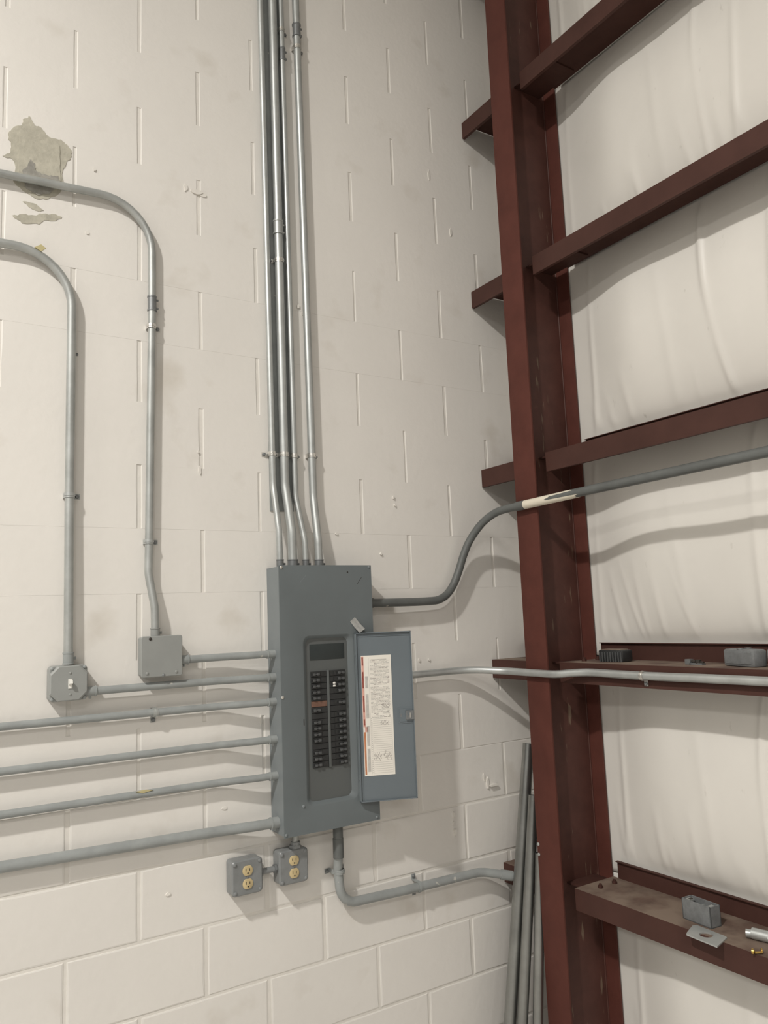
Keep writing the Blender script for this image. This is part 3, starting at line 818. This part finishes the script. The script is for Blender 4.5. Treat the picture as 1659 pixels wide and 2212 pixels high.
# switch box with clipped-corner raised cover
t = thing('switch_box', 'grey square switch box with a white toggle', 'switch', (-0.008, 0, 1.526))
boxbody('body', -0.008, 1.5765, 0.103, 0.100, -0.0045, -0.043, 0.012, 'jpaint', t, 0.002)
def clipped(cx, cz, w, h, c, y):
    a, b = w/2, h/2
    return [(cx+p, y, cz+q) for p, q in ((a, b-c), (a-c, b), (-a+c, b), (-a, b-c), (-a, -b+c), (-a+c, -b), (a-c, -b), (a, -b+c))]
bm = bmesh.new()
loft(bm, [clipped(-0.008, 1.5765, 0.102, 0.099, 0.020, -0.0428), clipped(-0.008, 1.5765, 0.101, 0.098, 0.021, -0.051), clipped(-0.008, 1.5765, 0.096, 0.093, 0.022, -0.0535)])
fin('cover', bm, 'jpaint', t)
bm = bmesh.new()
xf = Matrix.Translation((-0.005, -0.0535, 1.5755)) @ Matrix.Rotation(math.radians(-18), 4, 'X')
bx(bm, -0.0055, 0.0055, -0.0018, 0.004, -0.0135, 0.0135)
bx(bm, -0.0042, 0.0042, -0.016, 0.003, -0.0045, 0.0055, xf=Matrix.Rotation(math.radians(-20), 4, 'X'))
bmesh.ops.translate(bm, vec=(-0.005, -0.0535, 1.5755), verts=bm.verts[:])
fin('toggle', bm, 'white', t)
for sx in (-1, 1):
    for sz in (-1, 1): screw('cover_screw', (-0.008+sx*0.044, -0.0430, 1.5765+sz*0.043), NY, 0.0052, 'cpaint', t)
for dz in (-0.030, 0.030): screw('plate_screw', (-0.005, -0.0535, 1.5755+dz), NY, 0.0035, 'jpaint', t)
# two duplex outlets
def outlet(label, cx, cz):
    t = thing('outlet_box', label, 'outlet', (cx, 0, cz-0.05), 'outlet boxes under the panel')
    boxbody('body', cx, cz, 0.100, 0.103, -0.0045, -0.046, 0.010, 'bpaint', t, 0.003)
    boxbody('cover', cx, cz, 0.102, 0.105, -0.0455, -0.0535, 0.012, 'bpaint', t, 0.004)
    for sx in (-1, 1):
        for sz in (-1, 1): screw('cover_screw', (cx+sx*0.041, -0.0535, cz+sz*0.042), NY, 0.0062, 'bpaint', t)
    for sz in (-1, 1):
        zc = cz+sz*0.0195
        bm = bmesh.new()
        P = []
        for k in range(24):
            a = 2*math.pi*k/24
            P.append((0.0168*math.cos(a), max(-0.0145, min(0.0145, 0.0168*math.sin(a)))))
        loft(bm, [[(cx+a, -0.053, zc+b) for a, b in P], [(cx+a, -0.0562, zc+b) for a, b in P], [(cx+a*0.93, -0.0570, zc+b*0.93) for a, b in P]])
        rc = fin('receptacle', bm, 'ivory', t, smooth=True)
        bm = bmesh.new()
        bx(bm, cx-0.0075, cx-0.0052, -0.0573, -0.0565, zc-0.001, zc+0.0075)
        bx(bm, cx+0.0048, cx+0.0070, -0.0573, -0.0565, zc-0.001, zc+0.0065)
        cyl(bm, (cx, -0.0573, zc-0.0075), (0, 1, 0), 0.0026, 0.0008, 8)
        fin('slots', bm, 'hole', rc)
    screw('centre_screw', (cx, -0.0545, cz), NY, 0.0028, 'cast', t)
    return t
outlet('grey outlet box with two ivory sockets, left of the pair', 0.5225, 0.9455)
outlet('grey outlet box with two ivory sockets, close under the panel', 0.6815, 0.9455)
t = thing('conduit_nipple', 'short grey nipple joining the two outlet boxes', 'conduit', (0.60, -0.03, 0.93))
tube('pipe', [(0.570, -0.028, 0.944), (0.634, -0.028, 0.944)], 0.0095, 'bpaint', t)
for x in (0.578, 0.626):
    bm = bmesh.new(); cyl(bm, (x-0.004, -0.028, 0.944), (1, 0, 0), 0.0145, 0.008, 6); fin('locknut', bm, 'cast', t)
t = thing('conduit_nipple', 'short grey nipple between the panel bottom and the right outlet box', 'conduit', (0.69, -0.04, 0.995))
tube('pipe', [(0.695, -0.036, 0.990), (0.697, -0.040, 1.056)], 0.0105, 'emt_dull', t)
bm = bmesh.new(); cyl(bm, (0.695, -0.036, 0.998), (0, 0, 1), 0.020, 0.009, 6); cyl(bm, (0.6965, -0.038, 1.007), (0, 0, 1), 0.015, 0.010, 12); fin('locknut', bm, 'bpaint', t)

# ------------------------------------------------------------ pipes leaning in the corner
def leaning(label, foot, at, r, length):
    a, b = Vector(foot), Vector(at)
    d = (b-a).normalized()
    t = thing('loose_pipe', label, 'pipe', foot, 'loose pipes leaning in the corner')
    bm = bmesh.new()
    e = a+d*length
    n = 20; u, v = frame(d)
    def rg_(p, rr_): return [p+(u*math.cos(2*math.pi*k/n)+v*math.sin(2*math.pi*k/n))*rr_ for k in range(n)]
    loft(bm, [rg_(a+d*0.04, r*0.9), rg_(a, r*0.9), rg_(a, r), rg_(e, r), rg_(e, r*0.9), rg_(e-d*0.06, r*0.9)], cap0=False, cap1=False)
    fin('tube', bm, 'lean', t, smooth=True)
    return t
leaning('tallest loose steel pipe leaning in the corner, nearest the block wall', (1.414, -0.140, 0.002), (1.559, -0.128, 0.748), 0.0225, 1.245)
leaning('middle loose steel pipe leaning in the corner', (1.438, -0.184, 0.002), (1.563, -0.178, 0.76), 0.0195, 1.06)
leaning('shortest loose steel pipe leaning in the corner, nearest the column', (1.484, -0.228, 0.002), (1.566, -0.222, 0.70), 0.0180, 0.86)

# ------------------------------------------------------------ odds and ends lying on the girts
zs = GT[2]+0.0002
def xyz(o): return o
t = thing('ribbed_box', 'small black ribbed box lying on the girt beside the column', 'electrical part', (1.70, -0.53, zs))
bm = bmesh.new()
bx(bm, 1.67, 1.722, -0.598, -0.488, zs, zs+0.040); bevel_all(bm, 0.006)
fin('body', bm, 'black', t, smooth=True)
bm = bmesh.new()
for k in range(9): bx(bm, 1.6675, 1.671, -0.594+k*0.0118, -0.589+k*0.0118, zs, zs+0.033)
fin('ribs', bm, 'toggle', t)
bm = bmesh.new(); bx(bm, 1.676, 1.715, -0.585, -0.50, zs+0.0395, zs+0.0425); fin('lid', bm, 'dust', t)
t = thing('clamp', 'small rusty pipe clamp lying on the girt between the two boxes', 'hardware', (1.68, -0.87, zs))
bm = bmesh.new()
bx(bm, 1.672, 1.690, -0.862, -0.843, zs, zs+0.016); bx(bm, 1.672, 1.69, -0.905, -0.86, zs, zs+0.005)
fin('bracket', bm, 'cast', t)
bm = bmesh.new(); cyl(bm, (1.681, -0.885, zs+0.004), (0, 0, 1), 0.010, 0.011, 6); cyl(bm, (1.681, -0.905, zs+0.006), (0, 1, 0.1), 0.004, 0.05, 8); fin('bolt', bm, 'hole', t)
def devbox(label, xa, xb, ya, yb, z0, h, rot, lab2='body'):
    t = thing('device_box', label, 'electrical box', ((xa+xb)/2, (ya+yb)/2, z0), 'spare boxes on the girts')
    bm = bmesh.new()
    bx(bm, xa, xb, ya, yb, z0, z0+h); bevel_all(bm, 0.007, 2)
    c = Vector(((xa+xb)/2, (ya+yb)/2, z0))
    bmesh.ops.rotate(bm, cent=c, matrix=Matrix.Rotation(math.radians(rot), 3, 'Z'), verts=bm.verts[:])
    fin('body', bm, 'greybox', t, smooth=True)
    for sg in (-1, 1):
        bm = bmesh.new()
        cyl(bm, (c.x+sg*(xb-xa)*0.28, c.y, z0+h-0.001), (0, 0, 1), 0.010, 0.004, 12)
        bmesh.ops.rotate(bm, cent=c, matrix=Matrix.Rotation(math.radians(rot), 3, 'Z'), verts=bm.verts[:])
        fin('hub', bm, 'cast', t, smooth=True)
    bm = bmesh.new()
    bx(bm, xa-0.0015, xa+0.001, ya+0.010, yb-0.010, z0+0.008, z0+h-0.008); bevel_all(bm, 0.0006, 1)
    bmesh.ops.rotate(bm, cent=c, matrix=Matrix.Rotation(math.radians(rot), 3, 'Z'), verts=bm.verts[:])
    fin('face', bm, 'greybox', t)
    return t
devbox('grey cast electrical box lying on the girt behind the bright conduit', 1.655, 1.705, -1.108, -0.985, zs, 0.050, -14)
devbox('grey cast electrical box cut off by the right picture edge', 1.675, 1.725, -1.235, -1.118, zs, 0.052, 6)
zs = GT[1]+0.0002
# open handy box on the lowest girt
t = thing('device_box', 'open grey device box standing on the lowest girt', 'electrical box', (1.67, -0.83, zs), 'spare boxes on the girts')
HB = Matrix.Translation((1.668, -0.826, zs)) @ Matrix.Rotation(math.radians(-4), 4, 'Z')
bm = bmesh.new()
w2, d2, hh, th = 0.0525, 0.022, 0.060, 0.003
for a in ((-d2, -d2+th, -w2, w2, 0, hh), (d2-th, d2, -w2, w2, 0, hh), (-d2, d2, -w2, -w2+th, 0, hh), (-d2, d2, w2-th, w2, 0, hh), (-d2, d2, -w2, w2, 0, th)):
    bx(bm, *a, xf=HB)
fin('body', bm, 'greybox', t)
bm = bmesh.new()
for yy in (-0.040, 0.040): bx(bm, -0.010, 0.010, yy-0.008, yy+0.008, hh-0.008, hh-0.003, xf=HB)
bx(bm, -0.019, 0.019, -0.002, 0.002, 0.004, hh-0.012, xf=HB)
fin('lug', bm, 'jpaint', t)
bm = bmesh.new(); bx(bm, -0.006, 0.006, 0.032, 0.040, hh-0.0025, hh-0.0015, xf=HB); fin('lug_hole', bm, 'hole', t)
# small galvanised plate with a round hole
t = thing('steel_plate', 'light grey square plate with a round hole lying on the lowest girt', 'steel plate', (1.58, -0.90, zs))
QP = [Vector((1.549, -0.858, zs)), Vector((1.629, -0.826, zs)), Vector((1.621, -0.944, zs)), Vector((1.5425, -0.966, zs))]
bm = bmesh.new()
cc = sum(QP, Vector())/4+Vector((0.002, 0.0, 0))
nn = 32; hole = []; outr = []
for k in range(nn):
    a = 2*math.pi*k/nn
    dv = Vector((math.cos(a), math.sin(a), 0))
    hole.append(cc+dv*0.019)
    best = 9
    for i in range(4):
        p, q = QP[i], QP[(i+1) % 4]; e = q-p
        den = dv.x*e.y-dv.y*e.x
        if abs(den) < 1e-9: continue
        s_ = ((p-cc).x*e.y-(p-cc).y*e.x)/den; u_ = ((p-cc).x*dv.y-(p-cc).y*dv.x)/den
        if s_ > 0 and -1e-6 <= u_ <= 1.000001: best = min(best, s_)
    outr.append(cc+dv*best)
T3 = Vector((0, 0, 0.004))
loft(bm, [[p+T3 for p in hole], [p+T3 for p in outr], outr, hole, [p+T3 for p in hole]], cap0=False, cap1=False)
fin('plate', bm, 'emt', t)
t = thing('pipe_fitting', 'short grey threaded fitting on the lowest girt at the right edge', 'pipe fitting', (1.68, -1.02, zs))
bm = bmesh.new(); sweep(bm, [(1.664, -0.975, zs+0.014), (1.672, -0.990, zs+0.014)], 0.0115, 14); sweep(bm, [(1.672, -0.990, zs+0.016), (1.700, -1.10, zs+0.016)], 0.0155, 16)
fin('sleeve', bm, 'emt', t, smooth=True)
bm = bmesh.new(); sweep(bm, [(1.684, -1.035, zs+0.016), (1.687, -1.047, zs+0.016)], 0.0185, 6); fin('nut', bm, 'emt_dull', t)
t = thing('brass_screw', 'brass screw and washer lying on the lowest girt', 'hardware', (1.60, -1.05, zs))
bm = bmesh.new(); sweep(bm, [(1.581, -1.046, zs+0.0075), (1.583, -1.050, zs+0.0075), (1.585, -1.052, zs+0.0075)], [0.0075, 0.0072, 0.003], 12); sweep(bm, [(1.585, -1.052, zs+0.0045), (1.603, -1.064, zs+0.0045)], 0.003, 8)
fin('screw', bm, 'brass', t, smooth=True)
bm = bmesh.new(); sweep(bm, [(1.608, -1.056, zs+0.006), (1.610, -1.058, zs+0.006)], 0.0065, 12); fin('washer', bm, 'brass', t, smooth=True)
